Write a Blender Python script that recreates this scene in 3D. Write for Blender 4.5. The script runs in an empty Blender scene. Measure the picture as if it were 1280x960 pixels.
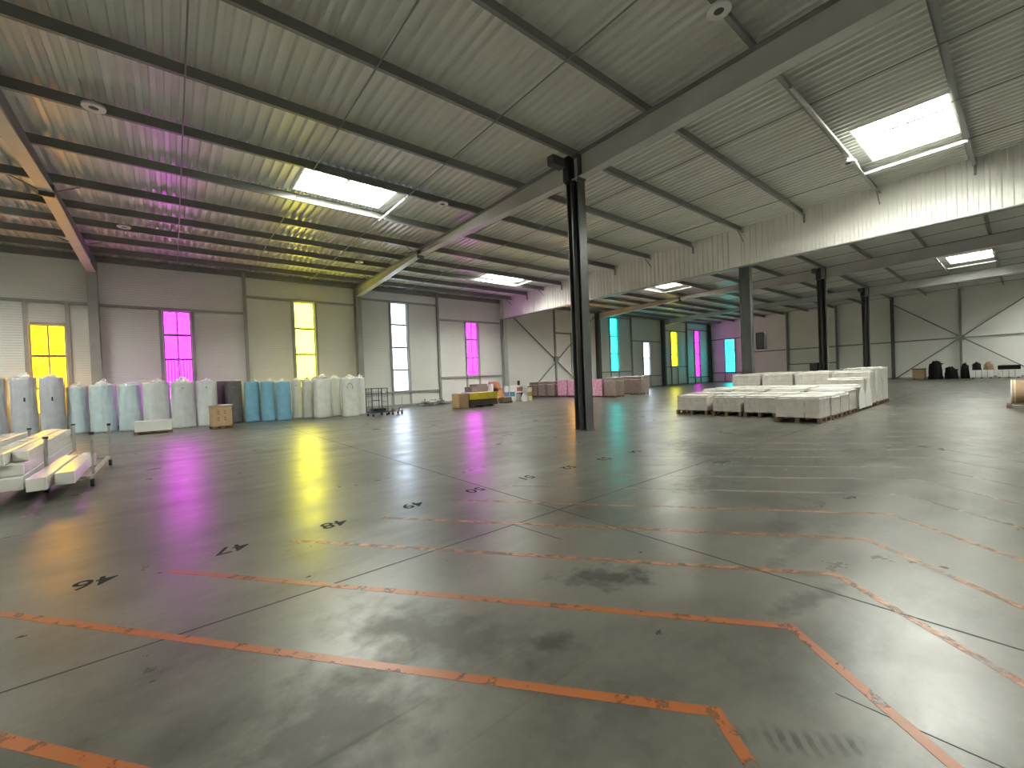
import bpy, bmesh, math, random
from mathutils import Vector, Matrix, noise
random.seed(7)
scene = bpy.context.scene
COL = scene.collection

# ------------------------------------------------------------------ camera
F_PX, YAW, PITCH, ROLL, CAM_H = 520.9, 0.685005, -0.012952, -0.040422, 1.6
fw = Vector((math.sin(YAW)*math.cos(PITCH), math.cos(YAW)*math.cos(PITCH), math.sin(PITCH)))
r0 = Vector((math.cos(YAW), -math.sin(YAW), 0.0))
u0 = r0.cross(fw)
rt = r0*math.cos(ROLL) + u0*math.sin(ROLL)
up = -r0*math.sin(ROLL) + u0*math.cos(ROLL)
cam_d = bpy.data.cameras.new('camera'); cam = bpy.data.objects.new('camera', cam_d); COL.objects.link(cam)
cam_d.sensor_fit = 'HORIZONTAL'; cam_d.sensor_width = 36.0; cam_d.lens = F_PX/1280*36.0
cam_d.clip_start = 0.05; cam_d.clip_end = 300
m = Matrix((rt, up, -fw)).transposed().to_4x4(); m.translation = Vector((0, 0, CAM_H)); cam.matrix_world = m
scene.camera = cam

# ------------------------------------------------------------------ world, light levels, exposure
w = bpy.data.worlds.new('sky'); scene.world = w; w.use_nodes = True
bgn = w.node_tree.nodes['Background']
sky = w.node_tree.nodes.new('ShaderNodeTexSky'); sky.sky_type = 'HOSEK_WILKIE'; sky.turbidity = 6
w.node_tree.links.new(sky.outputs['Color'], bgn.inputs['Color']); bgn.inputs['Strength'].default_value = 1.0
SKYLIGHT = 46.0          # radiance of the roof-light panes (overcast sky)
WIN = 1.45                # scale of the window radiances below
scene.view_settings.view_transform = 'Standard'
scene.view_settings.look = 'None'
scene.view_settings.gamma = 1.0
scene.view_settings.use_curve_mapping = False
scene.view_settings.exposure = 0.9
WINCOL = {'orange': (6.5, 2.7, 0.02), 'magenta': (3.6, 0.08, 3.8), 'fuchsia': (1.5, 0.05, 1.5), 'yellow': (6.2, 5.7, 0.24), 'lemon': (3.6, 3.4, 0.03), 'white': (2.0, 2.4, 3.0), 'cyan': (0.05, 2.7, 2.5)}

# ------------------------------------------------------------------ materials
MATS = {}
def N(nt, t, **kw):
    n = nt.nodes.new(t)
    for k, v in kw.items(): setattr(n, k, v)
    return n
def mat(name, col, rough=0.5, metal=0.0, var=0.12, scale=3.0, bump=0.0, bscale=20.0, stretch=(1, 1, 1), spec=0.5, coat=0.0, rvar=0.0):
    if name in MATS: return MATS[name]
    M = bpy.data.materials.new(name); M.use_nodes = True; nt = M.node_tree; p = nt.nodes['Principled BSDF']
    tc = N(nt, 'ShaderNodeTexCoord'); mp = N(nt, 'ShaderNodeMapping'); mp.inputs['Scale'].default_value = stretch
    nt.links.new(tc.outputs['Object'], mp.inputs['Vector'])
    nz = N(nt, 'ShaderNodeTexNoise'); nz.inputs['Scale'].default_value = scale; nz.inputs['Detail'].default_value = 4
    nt.links.new(mp.outputs['Vector'], nz.inputs['Vector'])
    cr = N(nt, 'ShaderNodeValToRGB')
    cr.color_ramp.elements[0].position = 0.3; cr.color_ramp.elements[1].position = 0.7
    cr.color_ramp.elements[0].color = tuple(c*(1-var) for c in col)+(1,)
    cr.color_ramp.elements[1].color = tuple(min(1, c*(1+var)) for c in col)+(1,)
    nt.links.new(nz.outputs['Fac'], cr.inputs['Fac']); nt.links.new(cr.outputs['Color'], p.inputs['Base Color'])
    p.inputs['Roughness'].default_value = rough; p.inputs['Metallic'].default_value = metal
    p.inputs['Specular IOR Level'].default_value = spec; p.inputs['Coat Weight'].default_value = coat; p.inputs['Coat Roughness'].default_value = 0.15
    if bump:
        n2 = N(nt, 'ShaderNodeTexNoise'); n2.inputs['Scale'].default_value = bscale; n2.inputs['Detail'].default_value = 3
        nt.links.new(mp.outputs['Vector'], n2.inputs['Vector'])
        b = N(nt, 'ShaderNodeBump'); b.inputs['Strength'].default_value = bump; b.inputs['Distance'].default_value = 0.02
        nt.links.new(n2.outputs['Fac'], b.inputs['Height']); nt.links.new(b.outputs['Normal'], p.inputs['Normal'])
    MATS[name] = M; return M
def emit(name, col, strength=1.0):
    if name in MATS: return MATS[name]
    M = bpy.data.materials.new(name); M.use_nodes = True; nt = M.node_tree
    nt.nodes.remove(nt.nodes['Principled BSDF']); e = N(nt, 'ShaderNodeEmission')
    tc = N(nt, 'ShaderNodeTexCoord'); nz = N(nt, 'ShaderNodeTexNoise'); nz.inputs['Scale'].default_value = 1.3
    nt.links.new(tc.outputs['Object'], nz.inputs['Vector'])
    mr = N(nt, 'ShaderNodeMapRange'); mr.inputs['To Min'].default_value = 0.85; mr.inputs['To Max'].default_value = 1.15
    nt.links.new(nz.outputs['Fac'], mr.inputs['Value'])
    mu = N(nt, 'ShaderNodeMath', operation='MULTIPLY'); mu.inputs[1].default_value = strength
    nt.links.new(mr.outputs['Result'], mu.inputs[0]); nt.links.new(mu.outputs[0], e.inputs['Strength'])
    e.inputs['Color'].default_value = col+(1,)
    nt.links.new(e.outputs['Emission'], nt.nodes['Material Output'].inputs['Surface'])
    MATS[name] = M; return M

def wall_mat():
    # lacquered sandwich panels: fine horizontal ribs
    M = mat('wall_panel', (0.80, 0.795, 0.765), 0.42, var=0.03, scale=0.6)
    nt = M.node_tree; p = nt.nodes['Principled BSDF']
    tc = N(nt, 'ShaderNodeTexCoord'); sx = N(nt, 'ShaderNodeSeparateXYZ'); nt.links.new(tc.outputs['Object'], sx.inputs[0])
    a = N(nt, 'ShaderNodeMath', operation='MULTIPLY'); a.inputs[1].default_value = 2*math.pi/0.11; nt.links.new(sx.outputs['Z'], a.inputs[0])
    s = N(nt, 'ShaderNodeMath', operation='SINE'); nt.links.new(a.outputs[0], s.inputs[0])
    b = N(nt, 'ShaderNodeBump'); b.inputs['Strength'].default_value = 0.35; b.inputs['Distance'].default_value = 0.012
    nt.links.new(s.outputs[0], b.inputs['Height']); nt.links.new(b.outputs['Normal'], p.inputs['Normal'])
    return M

def floor_mat():
    M = bpy.data.materials.new('polished_concrete'); M.use_nodes = True; nt = M.node_tree; p = nt.nodes['Principled BSDF']
    L = nt.links.new
    tc = N(nt, 'ShaderNodeTexCoord'); V = tc.outputs['Object']
    def nz(scale, detail=4, rough=0.55, st=None, rot=0, loc=(0, 0, 0), dist=0.0):
        n = N(nt, 'ShaderNodeTexNoise'); n.inputs['Scale'].default_value = scale; n.inputs['Detail'].default_value = detail
        n.inputs['Roughness'].default_value = rough; n.inputs['Distortion'].default_value = dist
        mp = N(nt, 'ShaderNodeMapping'); mp.inputs['Scale'].default_value = st or (1, 1, 1); mp.inputs['Rotation'].default_value = (0, 0, rot); mp.inputs['Location'].default_value = loc
        L(V, mp.inputs['Vector']); L(mp.outputs['Vector'], n.inputs['Vector']); return n.outputs['Fac']
    def rng(v, a, b, c, d):
        n = N(nt, 'ShaderNodeMapRange'); n.inputs['From Min'].default_value = a; n.inputs['From Max'].default_value = b
        n.inputs['To Min'].default_value = c; n.inputs['To Max'].default_value = d; L(v, n.inputs['Value']); return n.outputs['Result']
    def mth(op, a, b=None):
        n = N(nt, 'ShaderNodeMath', operation=op)
        for i, x in enumerate((a, b)):
            if x is None: continue
            if isinstance(x, (int, float)): n.inputs[i].default_value = x
            else: L(x, n.inputs[i])
        return n.outputs[0]
    big = nz(0.35, 5); mid = nz(1.7, 6, 0.6, dist=0.2); fine = nz(14, 5, 0.7)
    sweep = nz(1.0, 5, 0.6, st=(0.35, 1.6, 1), rot=0.5, dist=.4)
    smud = nz(0.8, 8, .62, st=(.7, 1.2, 1), rot=.3, loc=(3, 1, 0), dist=.35)
    val = mth('ADD', mth('ADD', rng(big, .25, .75, .72, 1.30), rng(mid, .2, .8, -.30, .30)), rng(fine, .2, .8, -.16, .16))
    val = mth('ADD', val, rng(sweep, .25, .8, .16, -.22))
    val = mth('ADD', val, rng(smud, .48, .72, .05, -.38))
    # dirt smears and tyre marks with shapes of their own
    def blot(cx, cy, sx, sy, rot, amt, treads=False):
        mp = N(nt, 'ShaderNodeMapping', vector_type='TEXTURE'); mp.inputs['Location'].default_value = (cx, cy, 0)
        mp.inputs['Rotation'].default_value = (0, 0, rot); mp.inputs['Scale'].default_value = (sx, sy, 1); L(V, mp.inputs['Vector'])
        ln = N(nt, 'ShaderNodeVectorMath', operation='LENGTH'); L(mp.outputs['Vector'], ln.inputs[0])
        d = mth('ADD', ln.outputs['Value'], rng(nz(5, 4, .6), .3, .7, -.5, .5))
        k = rng(d, .35, 1.1, amt, 0)
        if treads:
            wv = N(nt, 'ShaderNodeTexWave'); wv.inputs['Scale'].default_value = 1.6; wv.inputs['Distortion'].default_value = 1; L(mp.outputs['Vector'], wv.inputs['Vector'])
            k = mth('MULTIPLY', k, rng(wv.outputs['Fac'], .3, .7, .25, 1))
        return k
    dirt = None
    for args in [(2.62, 2.1, .42, .2, -.6, .55), (1.72, 1.82, .2, .11, -.5, .45), (2.0, .66, .28, .07, -.85, .38, True), (6.3, 2.9, 1.1, .35, .1, .3),
                 (1.25, 2.4, .3, .9, .5, .28), (.55, 2.1, .5, .5, 0, .3), (1.45, 1.2, .5, .3, .3, .25), (5.1, 1.6, .9, .25, .2, .3), (8.5, 4.4, 1.5, .5, .7, .25), (11.0, 2.6, 3.0, .35, .15, .3), (4.4, 1.25, .8, .12, -.1, .3), (3.3, .95, .5, .1, -.2, .35)]:
        k = blot(*args); dirt = k if dirt is None else mth('MAXIMUM', dirt, k)
    val = mth('MULTIPLY', val, mth('SUBTRACT', 1.0, dirt))
    # thin scuff scratches
    sc = rng(nz(1.6, 3, .5, st=(.12, 9, 1), rot=.9, dist=.15), .66, .74, 0, .3)
    val = mth('MULTIPLY', val, mth('SUBTRACT', 1.0, sc))
    grime = rng(smud, .45, .70, 0, .42)
    L(mth('MULTIPLY', .5, mth('SUBTRACT', 1.0, mth('MAXIMUM', mth('MULTIPLY', dirt, 1.3), grime))), p.inputs['Specular IOR Level'])
    mx = N(nt, 'ShaderNodeMix', data_type='RGBA', blend_type='MULTIPLY'); mx.inputs['Factor'].default_value = 1.0
    mx.inputs[6].default_value = (0.092, 0.089, 0.074, 1)
    cb = N(nt, 'ShaderNodeCombineColor'); L(val, cb.inputs[0]); L(val, cb.inputs[1]); L(val, cb.inputs[2]); L(cb.outputs[0], mx.inputs[7])
    L(mx.outputs[2], p.inputs['Base Color'])
    rr = mth('ADD', rng(mid, .25, .75, .25, .39), rng(sweep, .25, .75, -.03, .05)); rr = mth('ADD', rr, mth('MULTIPLY', dirt, .45)); L(rr, p.inputs['Roughness'])
    p.inputs['IOR'].default_value = 1.55
    b = N(nt, 'ShaderNodeBump'); b.inputs['Strength'].default_value = 0.08; b.inputs['Distance'].default_value = 0.02
    L(mth('ADD', mid, mth('MULTIPLY', sweep, 1.5)), b.inputs['Height']); L(b.outputs['Normal'], p.inputs['Normal'])
    return M

def paint_mat(name, col, lo, hi, sc=6.0, rough=.38, spec=.5):
    # worn floor paint: noise-shaped gaps let the concrete show
    M = bpy.data.materials.new(name); M.use_nodes = True; nt = M.node_tree; p = nt.nodes['Principled BSDF']; L = nt.links.new
    tc = N(nt, 'ShaderNodeTexCoord'); n = N(nt, 'ShaderNodeTexNoise'); n.inputs['Scale'].default_value = sc; n.inputs['Detail'].default_value = 6; n.inputs['Roughness'].default_value = .7
    L(tc.outputs['Object'], n.inputs['Vector'])
    mr = N(nt, 'ShaderNodeMapRange'); mr.inputs['From Min'].default_value = lo; mr.inputs['From Max'].default_value = hi; L(n.outputs['Fac'], mr.inputs['Value'])
    p.inputs['Base Color'].default_value = col+(1,); p.inputs['Roughness'].default_value = rough; p.inputs['Specular IOR Level'].default_value = spec
    L(mr.outputs['Result'], p.inputs['Alpha']); MATS[name] = M; return M

WALL = wall_mat()
DECK = mat('roof_deck', (0.72, 0.72, 0.67), 0.34, metal=0.0, var=0.06, scale=1.5, stretch=(3, .4, 1))
CLAD = mat('header_cladding', (0.80, 0.79, 0.74), 0.45, var=0.04, scale=1.0)
STEEL = mat('painted_steel', (0.22, 0.225, 0.21), 0.42, var=0.12, scale=2.0)
STEEL_L = mat('painted_steel_light', (0.34, 0.34, 0.32), 0.42, var=0.1, scale=1.5)
RAFTER = mat('rafter_steel', (0.52, 0.52, 0.49), 0.45, var=0.08, scale=1.2)
STEEL_D = mat('column_steel', (0.085, 0.09, 0.088), 0.38, var=0.12, scale=2.0)
BLACK = mat('black_plastic', (0.012, 0.012, 0.013), 0.35, var=0.3)
GALV = mat('galvanised', (0.42, 0.42, 0.40), 0.4, metal=0.7, var=0.12, scale=8)
WHITE = mat('white_lacquer', (0.75, 0.75, 0.72), 0.4, var=0.04)
FLOOR = floor_mat()
ORANGE = paint_mat('orange_floor_paint', (0.235, 0.070, 0.018), .36, .46)
ORANGE_W = paint_mat('orange_floor_paint_worn', (0.27, 0.11, 0.05), .34, .56)
ORANGE_GLARE = paint_mat('orange_floor_paint_glare', (0.36, 0.24, 0.16), .40, .66)  # far lanes: whitish glare put into the paint colour, besides the worn gaps
NUMBER = paint_mat('black_number_paint', (0.012, 0.012, 0.012), .22, .34, 14, .7, .12)
JOINT = mat('joint_filler', (0.02, 0.02, 0.018), 0.7)
WOOD = mat('pallet_wood', (0.13, 0.085, 0.048), 0.75, var=0.25, scale=4, stretch=(1, 6, 6))
CARD = mat('cardboard', (0.36, 0.24, 0.14), 0.75, var=0.1, scale=5)
CARD_D = mat('cardboard_dark', (0.24, 0.185, 0.155), 0.55, var=0.12, scale=4, coat=.3)
PINK = mat('pink_film', (0.62, 0.32, 0.44), 0.25, var=0.25, scale=6, bump=.6, bscale=9, coat=.6)
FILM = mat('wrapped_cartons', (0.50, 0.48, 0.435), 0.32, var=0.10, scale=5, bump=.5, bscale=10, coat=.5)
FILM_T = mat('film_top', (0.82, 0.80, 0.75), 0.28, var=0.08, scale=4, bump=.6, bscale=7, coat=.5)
ROLLMATS = {
 'grey': mat('film_grey', (0.47, 0.49, 0.53), 0.38, var=.10, scale=3, bump=.8, bscale=5, coat=.2),
 'pale': mat('film_pale_blue', (0.55, 0.68, 0.71), 0.38, var=.08, scale=3, bump=.8, bscale=5, coat=.2),
 'white': mat('film_white', (0.62, 0.66, 0.66), 0.38, var=.08, scale=3, bump=.8, bscale=5, coat=.2),
 'cream': mat('film_cream', (0.60, 0.61, 0.56), 0.38, var=.08, scale=3, bump=.8, bscale=5, coat=.2),
 'blue': mat('blue_fabric', (0.16, 0.36, 0.48), 0.7, var=.08, scale=4),
 'dark': mat('charcoal_fabric', (0.10, 0.10, 0.095), 0.75, var=.15, scale=4)}
CRUMPLE = mat('crumpled_film', (0.80, 0.80, 0.79), 0.3, var=.06, bump=.8, bscale=8)
BUNDLE = mat('white_bundle', (0.66, 0.65, 0.60), 0.22, var=.06, scale=2, bump=.15, bscale=5, coat=.6)
YELLOW = mat('yellow_sheet', (0.55, 0.44, 0.03), 0.5, var=.08)
BROWN_D = mat('dark_brown', (0.05, 0.03, 0.025), 0.55, var=.2)
TUBE = mat('white_tube', (0.75, 0.75, 0.72), 0.35, var=.04)
RED = mat('red_brown_bag', (0.42, 0.16, 0.08), 0.55, var=.25, scale=3)
BLUE = mat('blue_sheet', (0.16, 0.2, 0.5), 0.5, var=.1)
BAG = mat('black_bag', (0.006, 0.006, 0.006), .7, var=.3, spec=.2)
RUBBER = mat('black_rubber', (0.02, 0.02, 0.02), .6, var=.2)
CAGE = mat('cage_blue_steel', (0.03, 0.045, 0.08), .4, var=.15)

# ------------------------------------------------------------------ mesh helpers
class MB:
    def __init__(s): s.v = []; s.f = []
    def add(s, vs, fs):
        o = len(s.v); s.v += [tuple(v) for v in vs]; s.f += [tuple(i+o for i in f) for f in fs]; return s
    def box(s, x0, x1, y0, y1, z0, z1):
        return s.add([(x0,y0,z0),(x1,y0,z0),(x1,y1,z0),(x0,y1,z0),(x0,y0,z1),(x1,y0,z1),(x1,y1,z1),(x0,y1,z1)],
                     [(0,3,2,1),(4,5,6,7),(0,1,5,4),(1,2,6,5),(2,3,7,6),(3,0,4,7)])
    def bar(s, p, q, wd, ht, upv=(0,0,1)):
        p = Vector(p); q = Vector(q); d = (q-p).normalized(); u = Vector(upv)
        if abs(d.dot(u)) > .98: u = Vector((0,1,0))
        a = d.cross(u).normalized(); b = a.cross(d).normalized(); a = a*wd/2; b = b*ht/2
        return s.add([p-a-b,p+a-b,p+a+b,p-a+b,q-a-b,q+a-b,q+a+b,q-a+b],[(0,3,2,1),(4,5,6,7),(0,1,5,4),(1,2,6,5),(2,3,7,6),(3,0,4,7)])
    def cyl(s, p, q, r, n=12, r2=None):
        p = Vector(p); q = Vector(q); d = (q-p).normalized(); r2 = r if r2 is None else r2
        u = Vector((0,0,1)) if abs(d.z) < .9 else Vector((1,0,0))
        a = d.cross(u).normalized(); b = d.cross(a)
        A = [p+(a*math.cos(t)+b*math.sin(t))*r for t in [2*math.pi*i/n for i in range(n)]]
        B = [q+(a*math.cos(t)+b*math.sin(t))*r2 for t in [2*math.pi*i/n for i in range(n)]]
        fs = [(i,(i+1)%n,n+(i+1)%n,n+i)[::-1] for i in range(n)] + [tuple(range(n)), tuple(range(2*n-1,n-1,-1))]
        return s.add(A+B, fs)
    def ring(s, c, ro, ri, h, n=24):
        c = Vector(c); vs = []
        for r, z in ((ro,0),(ri,0),(ri,h),(ro,h)):
            vs += [c+Vector((r*math.cos(2*math.pi*i/n), r*math.sin(2*math.pi*i/n), z)) for i in range(n)]
        fs = []
        for k in range(4):
            for i in range(n): fs.append((k*n+i, k*n+(i+1)%n, ((k+1)%4)*n+(i+1)%n, ((k+1)%4)*n+i)[::-1])
        return s.add(vs, fs)
    def mesh(s, name, smooth=False, bevel=0.0):
        me = bpy.data.meshes.new(name); me.from_pydata(s.v, [], s.f)
        bm = bmesh.new(); bm.from_mesh(me); bmesh.ops.recalc_face_normals(bm, faces=bm.faces)
        if bevel: bmesh.ops.bevel(bm, geom=list(bm.edges), offset=bevel, segments=2, affect='EDGES', profile=.6)
        bm.to_mesh(me); bm.free()
        if smooth:
            for p in me.polygons: p.use_smooth = True
        return me
    def build(s, name, m, parent=None, smooth=False, bevel=0.0, loc=(0,0,0), rz=0.0):
        return link(name, s.mesh(name, smooth, bevel), m, parent, loc, rz)
def link(name, me, m, parent=None, loc=(0,0,0), rz=0.0):
    if m is not None and not me.materials: me.materials.append(m)
    o = bpy.data.objects.new(name, me); COL.objects.link(o); o.location = loc; o.rotation_euler = (0,0,rz)
    if parent: o.parent = parent
    return o
def tag(o, label=None, cat=None, group=None, kind=None):
    if label: o['label'] = label
    if cat: o['category'] = cat
    if group: o['group'] = group
    if kind: o['kind'] = kind
    return o
def thing(name, label, cat, loc=(0,0,0), rz=0.0, group=None, kind=None):
    o = bpy.data.objects.new(name, None); COL.objects.link(o); o.location = loc; o.rotation_euler = (0,0,rz); o.empty_display_size = .2
    return tag(o, label, cat, group, kind)

# ------------------------------------------------------------------ building grid
BX = [-26.6, -14.6, -2.6, 9.4, 21.2, 33.2, 45.2, 57.0]       # frame lines, 12 m bays
YB, YF = 27.0, -14.0                                           # window wall, wall behind the camera
XL, XR = -26.6, 57.0
def deck_z(y): return 8.36 - 0.011*y
PY = [25.4, 23.55, 21.7, 19.95, 17.9, 15.5, 13.08, 10.65, 8.22, 5.79, 3.36, 0.94, -1.48, -3.9, -6.32, -8.74, -11.16, -13.58]
PD = 0.27                                                      # purlin depth

# ------------------------------------------------------------------ floor
fl = MB().box(XL, XR, YF, YB, -0.25, 0).build('floor', FLOOR)
tag(fl, 'worn polished grey concrete warehouse floor with orange lane lines', 'floor', kind='structure')
def strip(pts, wd, name, m, z=0.0015):
    # flat ribbon with mitred corners
    pts = [Vector((p[0], p[1])) for p in pts]; Lf = []; Rt = []
    for i, p in enumerate(pts):
        d1 = (pts[i]-pts[i-1]).normalized() if i else None; d2 = (pts[i+1]-pts[i]).normalized() if i < len(pts)-1 else None
        if d1 is None: d1 = d2
        if d2 is None: d2 = d1
        n = Vector((-(d1+d2).y, (d1+d2).x)).normalized(); k = wd/2/max(.3, n.dot(Vector((-d1.y, d1.x))))
        Lf.append(p+n*k); Rt.append(p-n*k)
    b = MB(); n = len(pts)
    b.add([(q.x,q.y,z) for q in Lf]+[(q.x,q.y,z) for q in Rt]+[(q.x,q.y,.0003) for q in Lf]+[(q.x,q.y,.0003) for q in Rt],
          [(i,i+1,n+i+1,n+i) for i in range(n-1)]+[(2*n+i,i,i+1,2*n+i+1) for i in range(n-1)]+[(n+i,3*n+i,3*n+i+1,n+i+1) for i in range(n-1)])
    return b.build(name, m, fl)
for j in range(-4, 12):
    dx = 0.985*j
    e = (-0.08+dx, 4.87); c = (2.90+dx, 0.93); t = (2.90+dx-.61*5.2, .93-.79*5.2)
    if j <= 0: strip([e, c, t], .060, 'lane_line', ORANGE)
    elif j <= 2:
        strip([e, c, t], .055, 'lane_line', ORANGE_W)
    else: strip([e, c, t], .05, 'lane_line', ORANGE_W if j == 3 else ORANGE_GLARE)
for i, (p, q, wd) in enumerate([((XL, 3.55), (XR, 3.55), .016), ((3.55, YF), (3.55, YB), .016), ((2.45, .6), (2.53, -3), .006), ((2.84, 3.58), (2.91, 2.89), .012), ((15.55, YF), (15.55, YB), .012), ((XL, 15.5), (XR, 15.5), .01)]):
    strip([p, q], wd, 'floor_joint', JOINT, .001)
def number(txt, x, y, size=.29):
    cu = bpy.data.curves.new('floor_number', 'FONT'); cu.body = txt; cu.size = size; cu.align_x = 'CENTER'; cu.align_y = 'CENTER'; cu.offset = .004
    o = bpy.data.objects.new('tmp', cu); COL.objects.link(o); bpy.context.view_layer.update()
    me = bpy.data.meshes.new_from_object(o.evaluated_get(bpy.context.evaluated_depsgraph_get())); bpy.data.objects.remove(o); me.name = 'floor_number'
    me.materials.clear()
    link('floor_number', me, NUMBER, fl, (x, y, .002), math.pi)
for k, n in enumerate(range(45, 55)): number(str(n), -1.56+.985*k, 5.07)

# ------------------------------------------------------------------ window wall
wb = thing('wall_back', 'long pale sandwich-panel wall with tall coloured windows', 'wall', (0, 0, 0), kind='structure')
TOPZ = deck_z(YB)
WINS = [ # x0,x1,z0,z1,colour,mullion z,vertical mullion,bars up to z,label
 (-10.2,-9.1,1.0,5.2,'cyan',[2.4,3.8],False,0,'tall cyan window in the pale wall, leftmost of all'),
 (-4.64,-3.56,0.9,4.77,'orange',[2.0,3.41],True,3.41,'deep yellow window with centre mullion, glowing above grey wrapped rolls'),
 (-0.2,0.90,0.9,5.67,'magenta',[1.9,3.25,4.48],True,3.25,'wide magenta window with railing bars, behind pale blue rolls'),
 (5.74,6.83,0.9,6.61,'yellow',[2.0,3.54,5.06],False,0,'tall pale yellow window behind blue and white rolls'),
 (11.69,12.80,1.05,7.07,'white',[2.50,4.04,5.60],False,0,'very tall clear white window beside the wire cage trolley'),
 (17.70,18.70,1.96,6.06,'magenta',[3.36,4.75],True,0,'slim magenta window above the yellow-topped crate'),
 (35.45,36.65,1.94,7.46,'cyan',[3.78,5.58],False,0,'tallest cyan window in the long wall, behind wrapped cartons'),
 (41.35,42.55,1.36,5.10,'white',[3.28],False,0,'short clear white window between cyan and yellow windows'),
 (47.3,48.6,2.33,6.51,'lemon',[3.72,5.14],False,0,'bright yellow window beside the far magenta window'),
 (53.1,54.35,0.9,6.85,'fuchsia',[2.35,3.86,5.37],False,0,'narrow magenta window next to the far corner'),
 (29.55,30.75,1.5,5.5,'orange',[2.8,4.15],False,0,'orange window in the bracing bay, hidden behind the nearest column')]
POSTS = [-20.6, -8.6, 3.3, 15.23, 27.25, 39.06, 51.0]
edges = sorted(set(BX+POSTS))
T0, T1 = YB, YB+.14
def panel(x0, x1, z0, z1): MB().box(x0, x1, T0, T1, z0, z1).build('wall_panel', WALL, wb)
for a, b in zip(edges[:-1], edges[1:]):
    ws = [q for q in WINS if a <= q[0] and q[1] <= b]
    if not ws: panel(a, b, 0, TOPZ+.1); continue
    x0, x1, z0, z1 = ws[0][:4]
    panel(a, x0, 0, TOPZ+.1); panel(x1, b, 0, TOPZ+.1); panel(x0, x1, 0, z0); panel(x0, x1, z1, TOPZ+.1)
def h_column(x, y, ztop, m, depth=.40, width=.28, tf=.03, tw=.02, along='Y'):
    b = MB()
    if along == 'Y':
        b.box(x-width/2, x+width/2, y-depth/2, y-depth/2+tf, 0, ztop).box(x-width/2, x+width/2, y+depth/2-tf, y+depth/2, 0, ztop).box(x-tw/2, x+tw/2, y-depth/2+tf, y+depth/2-tf, 0, ztop)
    else:
        b.box(x-depth/2, x-depth/2+tf, y-width/2, y+width/2, 0, ztop).box(x+depth/2-tf, x+depth/2, y-width/2, y+width/2, 0, ztop).box(x-depth/2+tf, x+depth/2-tf, y-tw/2, y+tw/2, 0, ztop)
    return b
for x in BX[:-1]:
    h_column(x, YB-.24, TOPZ-PD, STEEL_L if x < 40 else STEEL, width=.34, depth=.44).build('column', STEEL_L if x < 25 else STEEL_D, wb)
for x in POSTS:
    h_column(x, YB-.09, TOPZ, STEEL_L, depth=.16, width=.15, tf=.012).build('post', STEEL_L, wb)
def girt(x0, x1, z, h=.12): MB().box(x0, x1, YB-.11, YB-.002, z-h/2, z+h/2).build('girt', STEEL_L, wb)
for x0, x1, zs in [(-26.6,-14.8,[5.8]), (-14.4,-8.7,[5.8]), (-8.5,-2.78,[5.8]), (-2.42,3.2,[5.76]), (3.4,9.2,[6.70]), (9.6,15.14,[7.15,.98]), (15.32,21.0,[6.14,1.88]), (33.4,38.97,[7.56,1.86]), (39.15,45.0,[5.20,1.28]),
                  (45.4,50.9,[6.62,2.25]), (51.1,57,[6.95,.83])]:
    for z in zs: girt(x0, x1, z)
for q in WINS:                                  # window jambs
    zt = q[3]+.05
    if q[4] == 'orange' and q[0] < 0: zt = 5.74
    for x in (q[0]-.09, q[1]+.09): MB().box(x-.06, x+.06, YB-.10, YB-.002, 0, zt).build('jamb', STEEL_L, wb)
MB().box(-3.5, -4.6, YB-.1, YB-.002, 4.79, 4.87).build('girt', STEEL_L, wb)
# bracing bay
def brace(b, p, q, r=.055): return b.cyl(p, q, r, 8)
yb = YB-.14
brace(MB(), (21.5, yb, 7.36), (31.2, yb, .18)).build('brace', STEEL, wb)
brace(MB(), (23.5, yb-.12, .12), (32.9, yb-.12, 7.55)).build('brace', STEEL, wb)
MB().box(26.98, 27.4, yb-.2, yb+.05, 3.0, 3.45).build('gusset', STEEL, wb)
MB().box(27.3, 30.9, YB-.13, YB-.002, 5.56, 5.68).build('girt', STEEL, wb)
MB().box(XL, XR, YB-.03, YB-.001, 0, .14).build('baseboard', STEEL_L, wb)

def window(n, place, x0, x1, z0, z1, colour, mull, vm, bars, label):
    o = thing('window_%d' % n, label, 'window', kind='structure')
    em = emit('lit_'+colour, tuple(c*WIN for c in WINCOL[colour]))
    fr = MB(); t = .045
    def bx(b, a0, a1, d0, d1, c0, c1):
        if place == 'back': b.box(a0, a1, YB+d0, YB+d1, c0, c1)
        else: b.box(57+d0, 57+d1, a0, a1, c0, c1)
    bx(fr, x0, x0+t, .0, .13, z0, z1); bx(fr, x1-t, x1, .0, .13, z0, z1); bx(fr, x0+t, x1-t, 0, .13, z0, z0+t); bx(fr, x0+t, x1-t, 0, .13, z1-t, z1)
    fr.build('frame', GALV, o)
    zz = [z0+t]+list(mull)+[z1-t]
    xx = [x0+t, (x0+x1)/2, x1-t] if vm else [x0+t, x1-t]
    for a, b in zip(zz[:-1], zz[1:]):
        for c, d in zip(xx[:-1], xx[1:]):
            k = MB(); bx(k, c, d, .07, .085, a, b); k.build('pane', em, o)
    for z in mull:
        k = MB(); bx(k, x0+t, x1-t, .02, .07, z-.06, z+.06); k.build('mullion', STEEL, o)
    if vm:
        k = MB(); bx(k, (x0+x1)/2-.03, (x0+x1)/2+.03, .03, .069, z0+t, z1-t); k.build('mullion', STEEL, o)
    if bars:
        nb = 9
        for i in range(1, nb):
            if i == nb/2: continue
            xb = x0+(x1-x0)*i/nb
            k = MB(); bx(k, xb-.016, xb+.016, .05, .068, z0+t, bars-.05); k.build('railing_bar', STEEL, o)
for i, q in enumerate(WINS): window(i+1, 'back', *q)

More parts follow.
